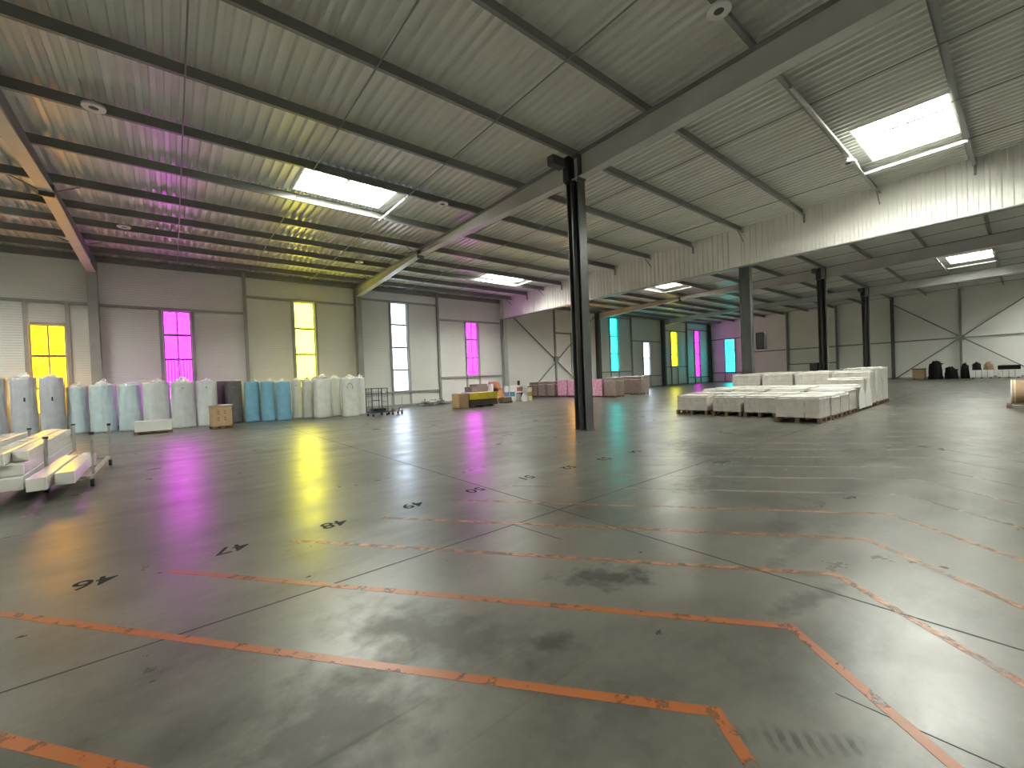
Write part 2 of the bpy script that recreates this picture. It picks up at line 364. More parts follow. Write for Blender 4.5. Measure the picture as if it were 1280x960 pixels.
# ------------------------------------------------------------------ far end wall
wf = thing('wall_far', 'pale end wall with crossed braces and thin posts', 'wall', kind='structure')
W10 = (23.65, 24.85, 1.32, 5.6)
fp = [27.0, 22.1, 17.6, 12.85, 8.25, 3.55, -1.3, -6, -10, YF]
def fpanel(y0, y1, z0, z1): MB().box(XR, XR+.14, min(y0,y1), max(y0,y1), z0, z1).build('wall_panel', WALL, wf)
for a, b in zip(fp[:-1], fp[1:]):
    zt = deck_z(b)+.1
    if b < 23 and a > 25:
        fpanel(a, W10[1], 0, zt); fpanel(W10[0], b, 0, zt); fpanel(W10[1], W10[0], 0, W10[2]); fpanel(W10[1], W10[0], W10[3], zt)
    else: fpanel(a, b, 0, zt)
for y in fp[1:-1]:
    big = abs(y-8.25) < .1
    h_column(XR-.12, y, deck_z(y)-.05, STEEL, depth=.2 if not big else .22, width=.16 if not big else .26, tf=.02, along='X').build('post', STEEL_D if big else STEEL, wf)
h_column(XR-.2, YB-.24, deck_z(27)-.3, STEEL_D, depth=.4, width=.3, along='X').build('column', STEEL_D, wf)
for y0, y1, zs in [(22.2,26.6,[5.68,1.24]), (17.7,22.0,[3.72]), (12.95,17.5,[3.72,1.95]), (8.4,12.75,[3.72]), (3.65,8.1,[3.72]), (-1.2,3.45,[3.72]), (-14,-1.4,[3.72])]:
    for z in zs: MB().box(XR-.1, XR-.002, y0, y1, z-.06, z+.06).build('girt', STEEL, wf)
for y in (W10[0]-.08, W10[1]+.08): MB().box(XR-.09, XR-.002, y-.05, y+.05, 0, 5.62).build('jamb', STEEL_L, wf)
xb = XR-.29
brace(MB(), (xb, 8.1, 7.45), (xb, -1.1, -0.0+.1), .05).build('brace', STEEL, wf)
brace(MB(), (xb-.11, 8.0, .1), (xb-.11, -1.1, 7.5), .05).build('brace', STEEL, wf)
MB().box(xb-.13, xb+.05, 3.3, 3.8, 3.5, 3.95).build('gusset', STEEL, wf)
MB().box(XR-.03, XR-.001, YF, YB-.05, 0, .14).build('baseboard', STEEL_L, wf)
window(12, 'far', W10[0], W10[1], W10[2], W10[3], 'cyan', [2.73, 4.15], False, 0, 'cyan window in the end wall beside the far corner')

# walls out of the frame close the hall
tag(MB().box(XL-.14, XL, YF, YB, 0, 8.9).build('wall_left', WALL), 'plain pale panel wall at the left end', 'wall', kind='structure')
tag(MB().box(XL, XR, YF-.14, YF, 0, 8.9).build('wall_front', WALL), 'plain pale panel wall behind the viewer', 'wall', kind='structure')

# ------------------------------------------------------------------ ceiling: ribbed deck, purlins, tie rods
ce = thing('ceiling', 'grey ribbed metal roof deck on steel purlins', 'ceiling', kind='structure')
SHEETS = {}
def sheet_mesh(Ln):
    key = round(Ln, 2)
    if key in SHEETS: return SHEETS[key]
    per = .25; h = .075; n = max(1, int(round(Ln/per))); per = Ln/n; xs = []
    for i in range(n): xs += [(i*per, 0), (i*per+.09, 0), (i*per+.12, h), (i*per+per-.03, h)]
    xs.append((Ln, 0)); k = len(xs)
    v = [(x, 0, z) for x, z in xs]+[(x, 1, z) for x, z in xs]+[(x, 0, z+.02) for x, z in xs]+[(x, 1, z+.02) for x, z in xs]
    f = [(i, i+1, k+i+1, k+i) for i in range(k-1)]+[(2*k+i, 3*k+i, 3*k+i+1, 2*k+i+1) for i in range(k-1)]
    me = bpy.data.meshes.new('deck_sheet'); me.from_pydata(v, [], f); me.materials.append(DECK); SHEETS[key] = me; return me
def sheet(x0, x1, y0, y1):
    o = link('deck_sheet', sheet_mesh(x1-x0), None, ce, (x0, y0, deck_z(y0)))
    o.scale = (1, y1-y0, 1); o.rotation_euler = (math.atan2(deck_z(y1)-deck_z(y0), y1-y0), 0, 0); return o
def zprof():
    b = MB(); d = PD; t = .012; fl_ = .085
    # Z section, length 1 along X, top at z=0
    b.box(0, 1, -t/2, t/2, -d, 0); b.box(0, 1, t/2, fl_, -t, 0); b.box(0, 1, -fl_, -t/2, -d, -d+t); b.box(0, 1, fl_-t, fl_, -.035, -t); b.box(0, 1, -fl_, -fl_+t, -d+t, -d+.035)
    return b.mesh('purlin')
PUR = zprof(); PUR.materials.append(STEEL)
RODM = MB().cyl((0,0,0), (0,1,0), .016, 6).mesh('tie_rod'); RODM.materials.append(STEEL)
rows = [YB]+PY+[YF]
# roof lights: staggered lattice, 3 m wide, one purlin gap long
LIGHTS = {}
for k, x in enumerate(BX[:-1]):
    gaps = ((15.5, 13.08), (-3.9, -6.32)) if k % 2 == 0 else ((3.36, .94), (21.7, 19.95))
    if k == 4: gaps = ((17.9, 15.5), (-3.9, -6.32))
    if k == 5: gaps = ((3.36, .94),)
    if k == 6: gaps = ((-3.9, -6.32),)
    for gy in gaps: LIGHTS[(k, gy[0])] = gy
SKY_LABEL = {(3, 3.36): 'large bright roof light close to the white header wall', (2, 15.5): 'bright roof light nearest the yellow window and left rolls',
             (3, 21.7): 'small distant roof light above the slim magenta window', (5, 3.36): 'thin bright roof light beyond the header near the end wall',
             (4, 17.9): 'roof light just beyond the header, mostly hidden'}
# lattice phase: bay 2 (X -2.6..9.4) has Y 13..15.5, bay 3 has Y 1..3.4 and 20..21.7
for k in range(len(BX)-1):
    x0, x1 = BX[k], BX[k+1]
    for a, b in zip(rows[:-1], rows[1:]):           # a > b
        if (k, a) in LIGHTS:
            sx0, sx1 = x0+5.95, x0+8.9; sy0, sy1 = b+.08, min(a-.1, b+2.1)
            sheet(x0, sx0, b, a); sheet(sx1, x1, b, a); sheet(sx0, sx1, sy1, a)
            lab = SKY_LABEL.get((k, a), 'roof light over the %s bay, %s' % (['leftmost','second left','third left','fourth','fifth','sixth','rightmost'][k], 'behind the viewer' if a < 0 else 'beside the near rows' if a < 10 else 'near the window wall' if a > 20 else 'halfway to the window wall'))
            zc = deck_z(a)
            o = thing('skylight', lab, 'skylight', ((sx0+sx1)/2, (sy0+sy1)/2, zc-.02), group='roof lights in the deck')
            hw, hd = (sx1-sx0)/2, (sy1-sy0)/2
            cb = MB().box(-hw,-hw+.04,-hd,hd,0,.42).box(hw-.04,hw,-hd,hd,0,.42).box(-hw+.04,hw-.04,-hd,-hd+.04,0,.42).box(-hw+.04,hw-.04,hd-.04,hd,0,.42)
            cb.build('curb', WHITE, o)
            for s in (-1, 1):
                MB().box(min(s*.07, s*(hw-.04)), max(s*.07, s*(hw-.04)), -hd+.04, hd-.04, .36, .385).build('pane', emit('roof_light_pane', (0.98, 1.0, .90), SKYLIGHT), o)
            MB().box(-.07, .07, -hd+.04, hd-.04, .24, .39).build('mullion', STEEL, o)
            g = MB(); g.cyl((-hw+.25, .1, .16), (hw-.25, .1, .16), .012, 6).cyl((-hw+.3, .1, .16), (-hw+.1, .3, .3), .012, 6).cyl((hw-.3, .1, .16), (hw-.1, .3, .3), .012, 6)
            g.build('opener_bar', GALV, o)
        else: sheet(x0, x1, b, a)
    for y in PY:
        o = link('purlin', PUR, None, ce, (x0, y, deck_z(y)-.005)); o.scale = (x1-x0, 1, 1)
    for i in (1, 2, 3):
        xr_ = x0+(x1-x0)*i/4+.06
        o = link('tie_rod', RODM, None, ce, (xr_, YF, deck_z(YF)-PD-.022)); o.scale = (1, YB-YF, 1); o.rotation_euler = (math.atan2(-.011, 1), 0, 0)
# eave closure and gutter edge along window wall
MB().box(XL, XR, YB-.12, YB-.002, TOPZ-.30, TOPZ-.02).build('eave_beam', STEEL, ce)

# ------------------------------------------------------------------ rafters (welded I beams)
def rafter(x, label, ys=None):
    o = thing('rafter', label, 'beam', (x, 0, 0), group='roof rafters')
    prof = [(26.5, 7.18), (18.0, 7.62), (8.45, 7.30), (7.95, 7.30), (1.5, 7.42), (-4.0, 7.45), (YF+.1, 7.35)]
    wd, tf = .30, .025
    wbm, lo, hi = MB(), MB(), MB()
    for (ya, za), (yb_, zb) in zip(prof[:-1], prof[1:]):
        ta, tb = deck_z(ya)-PD-.015, deck_z(yb_)-PD-.015
        wbm.add([(-.008,ya,za+tf),(.008,ya,za+tf),(.008,ya,ta-tf),(-.008,ya,ta-tf),(-.008,yb_,zb+tf),(.008,yb_,zb+tf),(.008,yb_,tb-tf),(-.008,yb_,tb-tf)],[(0,3,2,1),(4,5,6,7),(0,1,5,4),(1,2,6,5),(2,3,7,6),(3,0,4,7)])
        for b_, (z1a, z1b) in ((lo, (za, zb)), (hi, (ta-tf, tb-tf))):
            b_.add([(-wd/2,ya,z1a),(wd/2,ya,z1a),(wd/2,ya,z1a+tf),(-wd/2,ya,z1a+tf),(-wd/2,yb_,z1b),(wd/2,yb_,z1b),(wd/2,yb_,z1b+tf),(-wd/2,yb_,z1b+tf)],[(0,3,2,1),(4,5,6,7),(0,1,5,4),(1,2,6,5),(2,3,7,6),(3,0,4,7)])
    wbm.build('web', RAFTER, o); lo.build('bottom_flange', RAFTER, o); hi.build('top_flange', STEEL, o)
    for y in (18.0,):
        MB().box(-wd/2-.01, wd/2+.01, y-.035, y+.035, 7.48, deck_z(y)-PD-.05).build('splice_plate', STEEL_D, o)
    for y in (7.95, 8.45): MB().box(-wd/2-.01, wd/2+.01, y-.02, y+.02, 7.26, deck_z(y)-PD-.05).build('stiffener_plate', STEEL_D, o)
    for i, y in enumerate(PY):                                 # purlin cleats and fly braces
        if y > 26 or y < -2: continue
        zt = deck_z(y)
        MB().box(-.06, .06, y+.012, y+.03, zt-PD-.016, zt-.04).build('cleat', STEEL_D, o)
        if i % 3 == 1 and y > 12:
            for s in (-1, 1): MB().bar((s*.12, y+.05, 7.62), (s*.72, y+.05, zt-PD+.02), .03, .03).build('fly_brace', STEEL, o)
    return o
rafter(-14.6, 'rafter beyond the left edge of the picture')
rafter(-2.6, 'steel rafter at the left edge, pinkish underside, meeting column by orange window')
rafter(9.4, 'long grey rafter carried by the nearest freestanding column')
rafter(33.2, 'dark rafter just beyond the white header wall')
rafter(45.2, 'farther dark rafter, bluish at its window end')

# ------------------------------------------------------------------ header wall between the halls
hw_ = thing('wall_header', 'white ribbed metal header wall hung below the roof', 'wall', kind='structure')
HZ = 6.47; HX = 21.05
def vclad(y0, y1, name='cladding_sheet'):
    # vertical trapezoid ribs on both faces
    Ln = y1-y0; per = .25; n = max(1, int(round(Ln/per))); per = Ln/n; pr = []
    for i in range(n): pr += [(i*per, 0), (i*per+.10, 0), (i*per+.13, -.04), (i*per+per-.03, -.04)]
    pr.append((Ln, 0)); k = len(pr); v = []; f = []
    for xo in (0, .03):
        o = len(v)
        v += [(HX+x+xo, y0+y, HZ) for y, x in pr]+[(HX+x+xo, y0+y, deck_z(y0+y)+.02) for y, x in pr]
        f += [(o+i, o+i+1, o+k+i+1, o+k+i) for i in range(k-1)]
    f += [(i, i+1, 2*k+i+1, 2*k+i) for i in range(k-1)]
    b = MB().add(v, f); b.build(name, CLAD, hw_)
vclad(20.2, 26.98); vclad(14.2, 20.2); vclad(8.75, 14.2); vclad(2.2, 8.27); vclad(-3.8, 2.2); vclad(YF, -3.8)
MB().box(HX-.05, HX+.03, 8.27, 8.75, HZ, deck_z(8.5)).build('flashing', CLAD, hw_)
MB().box(HX+.04, HX+.28, YF, 26.9, HZ+.02, deck_z(26.9)-.02).build('backing', CLAD, hw_)
MB().box(HX-.06, HX+.3, YF, 26.98, HZ-.03, HZ-.002).build('bottom_trim', STEEL_L, hw_)
for i, y in enumerate(PY[:-5]):                                # struts between purlin ends and header
    if i % 2 == 0: MB().bar((HX-.65, y-.06, deck_z(y)-PD), (HX-.05, y-.06, deck_z(y)-PD-.42), .035, .035).build('strut', STEEL, hw_)
    else: MB().box(HX-.10, HX-.02, y-.10, y-.03, deck_z(y)-PD-.33, deck_z(y)-PD).build('bracket', STEEL, hw_)

# ------------------------------------------------------------------ freestanding columns
def column(x, ztop, label, pipe=True, stub=True):
    o = thing('steel_column', label, 'column', (x, 8.2, 0), group='freestanding steel columns')
    D, W, tf = .46, .30, .03
    MB().box(-W/2, W/2, -D/2, -D/2+tf, .0, ztop).build('flange', STEEL_D, o)
    MB().box(-W/2, W/2, D/2-tf, D/2, .0, ztop).build('flange', STEEL_D, o)
    MB().box(-.01, .01, -D/2+tf, D/2-tf, .0, ztop).build('web', STEEL_D, o)
    MB().box(-W/2-.02, W/2+.02, -D/2-.03, D/2+.03, 0, .02).build('base_plate', STEEL_D, o)
    if pipe:
        p = MB().cyl((-.11, -.02, .02), (-.11, -.02, 7.25), .085, 16).build('downpipe', BLACK, o, smooth=False)
        for z in (1.0, 3.2, 5.4): MB().cyl((-.11, -.02, z), (-.11, -.02, z+.05), .095, 16).build('pipe_clip', BLACK, p)
        MB().box(-.26, .0, .0, .26, 7.28, 8.0).build('rain_hopper', BLACK, o, bevel=.05)
    if stub:
        MB().box(-.78, -.3, .1, .34, 7.66, 7.92).build('stub_beam', STEEL_D, o)
    return o
column(9.4, 7.27, 'nearest freestanding dark steel column with black downpipe')
column(21.2, HZ-.04, 'dark steel column standing under the white header wall', pipe=False, stub=False)
column(33.2, 7.27, 'dark column behind the tall pallets, second beyond the header')
column(45.2, 7.27, 'farthest freestanding dark column, rightmost before the end wall')
def wallbox(x, y, z0, z1, dx, dy, label, name='wall_unit'):
    o = thing(name, label, 'box', (x, y, z0))
    MB().box(-dx/2, dx/2, -dy/2, dy/2, 0, z1-z0).build('casing', BLACK, o, bevel=.04)
    MB().box(-dx/2-.015, -dx/2, -dy/2+.05, dy/2-.05, .06, z1-z0-.06).build('front_grille', RUBBER, o)
    MB().box(dx/2-.08, dx/2+.08, -.05, .05, .2, .3).build('bracket', STEEL_D, o)
wallbox(21.4, 7.68, 2.50, 3.28, .34, .36, 'black box fixed to the column under the header wall')
wallbox(33.15, 8.72, 1.22, 1.84, .4, .46, 'black box low on the column behind the tall pallets')

# ------------------------------------------------------------------ round ceiling fittings
FIT = [(7.66, 3.25, 'round white ring fitting overhead at the top centre'), (16.57, 3.32, 'round white ring fitting hanging by the large roof light'), (-1.07, 12.72, 'round white ring fitting lit orange near the left edge'),
       (7.68, 12.88, 'round white ring fitting right of the left roof light'), (-1.14, 21.25, 'small white ring fitting near the left rafter, far row'), (7.69, 21.37, 'small white ring fitting above the yellow window, far row')]
for x, y, lab in FIT:
    zb = 7.86
    o = thing('ceiling_fitting', lab, 'ceiling fitting', (x, y, zb), group='round ceiling fittings')
    MB().ring((0,0,0), .20, .085, .045).build('ring', WHITE, o, smooth=False)
    MB().cyl((0,0,.012), (0,0,.09), .085, 20).build('sensor_core', BLACK, o)
    MB().cyl((0,0,.09), (0,0,deck_z(y)-zb-PD+.1), .02, 8).build('drop_rod', GALV, o)
# tube below the near roof light, skylight gleam put into its white; purlin pipe
tag(MB().cyl((18.35, 3.25, 8.0), (18.35, .9, 8.02), .028, 10).build('conduit_tube', WHITE), 'thin tube, skylight gleam put in as white, under the large roof light', 'tube')
tag(MB().cyl((11.2, 3.24, 8.0), (17.4, 3.24, 8.0), .045, 10).build('service_pipe', GALV), 'galvanised pipe running along the purlin to the ring fitting', 'pipe')
tag(MB().cyl((6.42, 15.5, 7.86), (6.42, 13.2, 7.88), .03, 10).build('conduit_tube', WHITE), 'short bright tube beside the left roof light', 'tube')
tag(MB().cyl((18.2, 22.4, 7.82), (18.2, 19.8, 7.84), .03, 10).build('conduit_tube', WHITE), 'short tube beside the distant small roof light', 'tube')
tag(MB().cyl((38.6, 3.6, 7.95), (38.6, .8, 7.98), .035, 10).build('conduit_tube', WHITE), 'bright tube under the roof light beyond the header', 'tube')

# ------------------------------------------------------------------ foam and fabric rolls
def fold_body(r, h, folds, amp, seed, taper=.03, nseg=72, nz=20):
    b = MB(); v = []; f = []
    for i in range(nz+1):
        t = i/nz; z = h*t
        for j in range(nseg):
            a = 2*math.pi*j/nseg
            n1 = noise.noise(Vector((math.cos(a)*folds, math.sin(a)*folds, z*.7+seed*9.1)))
            n2 = noise.noise(Vector((math.cos(a)*folds*2.5, math.sin(a)*folds*2.5, z*1.6+seed*3.3)))
            n3 = noise.noise(Vector((math.cos(a)*folds*1.3+z*.5, math.sin(a)*folds*1.3, z*1.1+seed*5.7)))
            rr = r*(1+amp*.8*n1+amp*.9*(.35-abs(n2)*1.6)+amp*.9*(.3-abs(n3)*1.5))*(1-taper*t)
            if t > .96: rr *= .985
            if t < .05: rr *= 1+amp*.4
            v.append((rr*math.cos(a), rr*math.sin(a), z))
    for i in range(nz):
        for j in range(nseg): f.append((i*nseg+j, i*nseg+(j+1)%nseg, (i+1)*nseg+(j+1)%nseg, (i+1)*nseg+j))
    v.append((0,0,h+.01)); c = len(v)-1
    for j in range(nseg): f.append((nz*nseg+j, nz*nseg+(j+1)%nseg, c))
    f.append(tuple(range(nseg-1,-1,-1)))
    return b.add(v, f)
def crumple(rad, h, seed, n=14, k=6):
    v = []; f = []
    for i in range(k+1):
        t = i/k
        for j in range(n):
            a = 2*math.pi*j/n; q = noise.noise(Vector((math.cos(a)*2.2+seed*5, math.sin(a)*2.2, t*3)))
            rr = rad*(math.cos(t*math.pi/2)*.85+.15)*(1+.55*q); v.append((rr*math.cos(a)+.1*q, rr*math.sin(a), h*t*(1+.7*q)))
    for i in range(k):
        for j in range(n): f.append((i*n+j, i*n+(j+1)%n, (i+1)*n+(j+1)%n, (i+1)*n+j))
    f.append(tuple(k*n+j for j in range(n)))
    return MB().add(v, f)
def roll(x, y, r, h, kind, label, seed, amp=.06, folds=2.0, top=True, tag_=False, group='wrapped rolls standing along the window wall'):
    o = thing('wrapped_roll' if kind not in ('blue', 'dark') else 'fabric_roll', label, 'roll', (x, y, 0), group=group)
    fold_body(r, h, folds, amp, seed).build('wrapped_body', ROLLMATS[kind], o, smooth=True)
    if top: crumple(r*.6, .13+.07*(seed*7 % 3)/2, seed).build('plastic_twist', CRUMPLE, o, loc=(0,0,h-.01), smooth=False)
    if tag_:
        a = math.atan2(-y, -x) - o.rotation_euler[2]
        MB().box(-.025, .025, -.02, .012, 0, .16 if kind == 'grey' else .06).build('label_sticker', BLACK if kind == 'grey' else STEEL, o, loc=(math.cos(a)*r*1.02, math.sin(a)*r*1.02, h*(.60 if kind == 'grey' else .84)), rz=a+math.pi/2)
    return o
RL = [(-5.40,25.55,.37,2.46,'grey','grey wrapped roll cut by the left picture edge',True,0), (-4.60,25.45,.365,2.44,'grey','tall grey film-wrapped roll below the deep yellow window',True,1), (-3.83,25.4,.37,2.42,'grey','tall grey wrapped roll just right of the deep yellow window',True,1),
 (-3.16,25.75,.35,2.02,'pale','pale blue wrapped roll, first after the tall grey rolls',True,0), (-2.32,25.35,.43,2.05,'pale','pale blue wrapped roll, second after the tall grey rolls',True,0), (-1.43,25.05,.40,2.04,'pale','pale blue wrapped roll, left of the white box on pallet',True,0),
 (-.52,24.6,.49,2.07,'white','wide whitish roll standing behind the white box on pallet',True,0), (.40,24.3,.445,2.07,'white','whitish roll in front of the wide magenta window',True,1), (1.27,24.2,.41,2.07,'white','whitish roll directly behind the cardboard box on pallet',True,1),
 (1.95,24.95,.26,2.05,'dark','narrow charcoal roll half hidden beside its wider neighbour',False,0), (2.33,24.25,.355,2.03,'dark','charcoal fabric roll between whitish and blue rolls',False,1),
 (3.04,23.9,.33,1.97,'blue','leftmost of the three blue fabric rolls',False,0), (3.67,23.6,.315,1.94,'blue','middle one of the three blue fabric rolls',False,0), (4.31,23.3,.335,1.91,'blue','rightmost of the three blue fabric rolls',False,0),
 (5.10,24.2,.25,1.98,'cream','narrow cream roll right after the blue rolls',True,1), (5.50,23.7,.27,1.96,'cream','cream roll, second after the blue rolls',True,0), (6.02,22.9,.44,2.01,'cream','wide creased cream roll under the pale yellow window edge',True,0),
 (6.76,23.25,.27,2.03,'cream','narrow cream roll between two wide cream rolls',True,0), (7.21,22.2,.43,1.99,'cream','wide cream roll with dark oval print near the cage trolley',True,0), (7.93,22.75,.24,1.98,'cream','narrow cream roll at the right end of the row',True,0)]
for i, (x, y, r, h, kind, lab, top, tg) in enumerate(RL):
    solid = kind in ('blue', 'dark')
    o = roll(x, y, r*.98, h, kind, lab, i+1, amp=.006 if solid else .065, folds=1.0 if solid else 3.4, top=top, tag_=bool(tg))
    if 'oval print' in lab:
        a = math.atan2(-y, -x)-o.rotation_euler[2]; b = MB()
        for s0, s1 in ((.4, 2.4), (2.7, 3.7), (5.6, 6.6)):
            for q in range(6):
                t0 = s0+(s1-s0)*q/6; t1 = s0+(s1-s0)*(q+1)/6
                b.bar((.13*math.cos(t0), 0, .17*math.sin(t0)), (.13*math.cos(t1), 0, .17*math.sin(t1)), .02, .035, (0,1,0))
        b.build('printed_mark', BLACK, o, loc=(math.cos(a)*r*1.06, math.sin(a)*r*1.06, h*.76), rz=a+math.pi/2)
for i, (x, y) in enumerate([(3.3, 25.0), (3.95, 24.7), (4.55, 24.9), (6.0, 24.3), (7.0, 24.2), (2.6, 25.3), (7.75, 23.9)]):
    roll(x, y, .30, 1.97 if i < 3 else 2.0, 'cream', ['cream roll top peeping over the leftmost blue roll', 'cream roll top peeping over the middle blue roll', 'cream roll top peeping behind the rightmost blue roll', 'cream roll behind the wide creased roll',
         'cream roll behind the narrow and wide cream rolls', 'cream roll behind the charcoal rolls', 'cream roll behind the right end of the row'][i], 40+i, top=True)

# ------------------------------------------------------------------ pallets
def pallet_parts(o, L, W, z=.144):
    # deck boards, blocks and runners; L along x, W along y
    n = 5; wd = .11
    for i in range(n):
        y = -W/2+wd/2+(W-wd)*i/(n-1); MB().box(-L/2, L/2, y-wd/2, y+wd/2, z-.022, z).build('deck_board', WOOD, o)
    for yy in (-W/2+.05, 0, W/2-.05):
        for xx in (-L/2+.06, 0, L/2-.06): MB().box(xx-.06, xx+.06, yy-.05, yy+.05, .022, z-.022).build('block', WOOD, o)
        MB().box(-L/2, L/2, yy-.05, yy+.05, 0, .022).build('runner', WOOD, o)
def carton_stack(nx, ny, nz, L, W, H, seed, cap=True):
    b = MB(); rnd = random.Random(seed); dx, dy, dz = L/nx, W/ny, H/nz; g = .0035
    for i in range(nx):
        for j in range(ny):
            for k in range(nz):
                if 0 < i < nx-1 and 0 < j < ny-1 and k < nz-1: continue
                e = rnd.uniform(-.004, .004); f = rnd.uniform(-.004, .004)
                b.box(-L/2+i*dx+g+e, -L/2+(i+1)*dx-g+e, -W/2+j*dy+g+f, -W/2+(j+1)*dy-g+f, k*dz+g*.7, (k+1)*dz-g*.7)
    return b
STK = {}
def wrapped_pallet(x, y, L, W, H, label, seed, rz=0.0, ny=4, nx=3, nz=4, cone=False, group='shrink-wrapped pallets of white cartons'):
    o = thing('wrapped_pallet', label, 'pallet', (x, y, 0), rz, group)
    pallet_parts(o, L, W)
    key = (round(L,2), round(W,2), round(H,2), ny, nx, nz, seed % 4)
    if key not in STK: STK[key] = carton_stack(nx, ny, nz, L-.06, W-.06, H-.15, seed).mesh('carton_stack')
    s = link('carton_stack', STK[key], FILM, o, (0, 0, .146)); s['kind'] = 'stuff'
    # film sheet over the top with a loose, creased edge
    v = []; f = []; n = 10
    for i in range(n+1):
        for j in range(n+1):
            u, q = i/n-.5, j/n-.5; ed = max(abs(u), abs(q)) > .49
            nz_ = noise.noise(Vector((u*5+seed, q*5, seed*.7)))
            v.append((u*(L-.02), q*(W-.02), H+.008+.03*max(0, nz_)-(.07+.03*nz_ if ed else 0)))
    for i in range(n):
        for j in range(n): f.append((i*(n+1)+j, (i+1)*(n+1)+j, (i+1)*(n+1)+j+1, i*(n+1)+j+1))
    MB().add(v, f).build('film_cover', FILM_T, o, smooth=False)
    if cone:       # loose film tent between stacks
        c = MB(); c.add([(-L/2,-W/2-.03,.1),(L/2,-W/2-.03,.1),(L/2,-W/2-.02,.5),(.1,-W/2-.02,H),(-.1,-W/2-.02,H),(-L/2,-W/2-.02,.5)],[(0,1,2,3,4,5)]); c.build('film_flap', FILM_T, o)
    return o
wrapped_pallet(14.40, 4.12, 1.02, 1.16, .74, 'front corner pallet of white cartons, nearest the viewer', 1, ny=6, nx=4)
fr = [(5.50, 'front-row wrapped pallet, just left of the corner pallet'), (6.56, 'front-row wrapped pallet, second left of the corner pallet'), (7.82, 'leftmost wrapped pallet of the front row, set slightly apart')]
for i, (y, lab) in enumerate(fr): wrapped_pallet(15.45, y, .97, 1.0 if i < 2 else 1.2, .70, lab, 2+i, ny=6, nx=5, nz=4)
rowsx = [(15.45, .72), (16.44, .74), (17.43, .84)]
ordi = ['right-end', 'second from right', 'third from right', 'left-end']
for i, (x, h) in enumerate(rowsx):
    for j, y in enumerate((4.12, 5.36, 6.60, 7.84)):
        if i == 0 and j > 0: continue
        lab = 'low wrapped pallet, %s, in the %s row of the carton block' % (ordi[j], ['second', 'third', 'fourth'][i])
        wrapped_pallet(x, y, .97, 1.2, h, lab, 10+i*4+j, ny=6, nx=5, nz=4)
for i, x in enumerate((18.42, 19.41)):
    h = (.9, 1.12)[i]
    for j, y in enumerate((4.12, 5.36, 6.60, 7.84)):
        hh = h if j == 0 else .86
        lab = 'wrapped pallet with loose film, %s, in the %s row of the carton block' % (ordi[j], ['fifth', 'sixth'][i])
        wrapped_pallet(x, y, .97, 1.2, hh, lab, 30+i*4+j, ny=6, nx=5, nz=5, cone=(j == 0))
for i, x in enumerate((20.40, 21.68, 22.70)):
    for j, y in enumerate((4.12, 5.36, 6.60, 7.84)):
        if i == 1 and j == 3: continue
        if i == 0: hh = 1.36
        else: hh = 1.46 if j == 0 else 1.38
        lab = 'tall wrapped pallet, %s, in the %s tall row at the back' % (ordi[j], ['first', 'second', 'third'][i])
        wrapped_pallet(x, y, .97, 1.2, hh, lab, 50+i*4+j, ny=5, nx=4, nz=6)

# cartons wrapped on pallets along the bracing bay
def carton_block(x, y, L, W, H, label, pinktop, seed, allpink=False, group='wrapped brown carton blocks by the bracing'):
    o = thing('carton_block', label, 'carton', (x, y, 0), 0, group)
    pallet_parts(o, L, W, .1)
    b = carton_stack(2, 2, 3, L, W, H-.1, seed).build('carton_body', PINK if allpink else CARD_D, o, loc=(0,0,.1))
    v = []; f = []; n = 10
    for i in range(n+1):
        for j in range(n+1):
            u, q = i/n-.5, j/n-.5; ed = max(abs(u), abs(q)) > .49; k = noise.noise(Vector((u*6+seed, q*6, seed)))
            v.append((u*(L+.012), q*(W+.012), H+.012+.05*max(0, k)-((.25+.2*k) if ed else 0)))
    for i in range(n):
        for j in range(n): f.append((i*(n+1)+j, (i+1)*(n+1)+j, (i+1)*(n+1)+j+1, i*(n+1)+j+1))
    MB().add(v, f).build('film_hood', PINK if pinktop else FILM_T, o)
    return o
CB = [(23.95,25.95,1.0,.9,1.22,'brown carton block beside the header wall column',False,False), (24.0,24.95,1.0,.85,1.24,'brown carton block, second from the header wall column',False,False), (24.1,24.0,1.0,.85,1.22,'brown carton block with bare top next to the pink ones',False,False),
      (24.3,22.95,1.0,.95,1.27,'carton block with pink film hood left of the near column',True,True), (24.4,21.9,1.0,.95,1.27,'pink-wrapped carton block half hidden by the near column',True,True),
      (24.45,19.62,1.0,.98,1.30,'glossy pink-wrapped carton block right of the near column',True,True), (24.6,18.55,1.0,1.0,1.38,'brown carton block with clear film beside the glossy pink block',False,False), (28.1,19.25,1.0,1.9,1.38,'wide dark carton block, farthest right of the row',False,False)]
for i, a in enumerate(CB): carton_block(a[0], a[1], a[2], a[3], a[4], a[5], a[6], i+3, a[7])

# ------------------------------------------------------------------ white box on pallet, carton on pallet
o = thing('boxed_pallet', 'long white box on a low pallet before the wrapped rolls', 'box', (-.60, 21.95, 0))
pallet_parts(o, 1.15, .7, .11)
MB().box(-.56, .56, -.33, .33, .112, .50).build('white_box', WHITE, o, bevel=.012)
MB().box(-.57, .57, -.34, .34, .44, .515).build('lid', WHITE, o, bevel=.01)
o = thing('cardboard_box', 'brown cardboard box with printed marks on a small pallet', 'box', (1.56, 21.35, 0), .12)
pallet_parts(o, .72, .6, .12)
MB().box(-.35, .35, -.28, .28, .122, .93).build('carton', CARD, o, bevel=.008)
fp_ = MB(); fp_.add([(-.35,-.28,.932),(.35,-.28,.932),(.35,-.52,.86),(-.35,-.52,.86)],[(0,1,2,3)]).add([(-.35,.28,.932),(.35,.28,.932),(.30,.42,1.02),(-.3,.42,1.02)],[(0,1,2,3)])
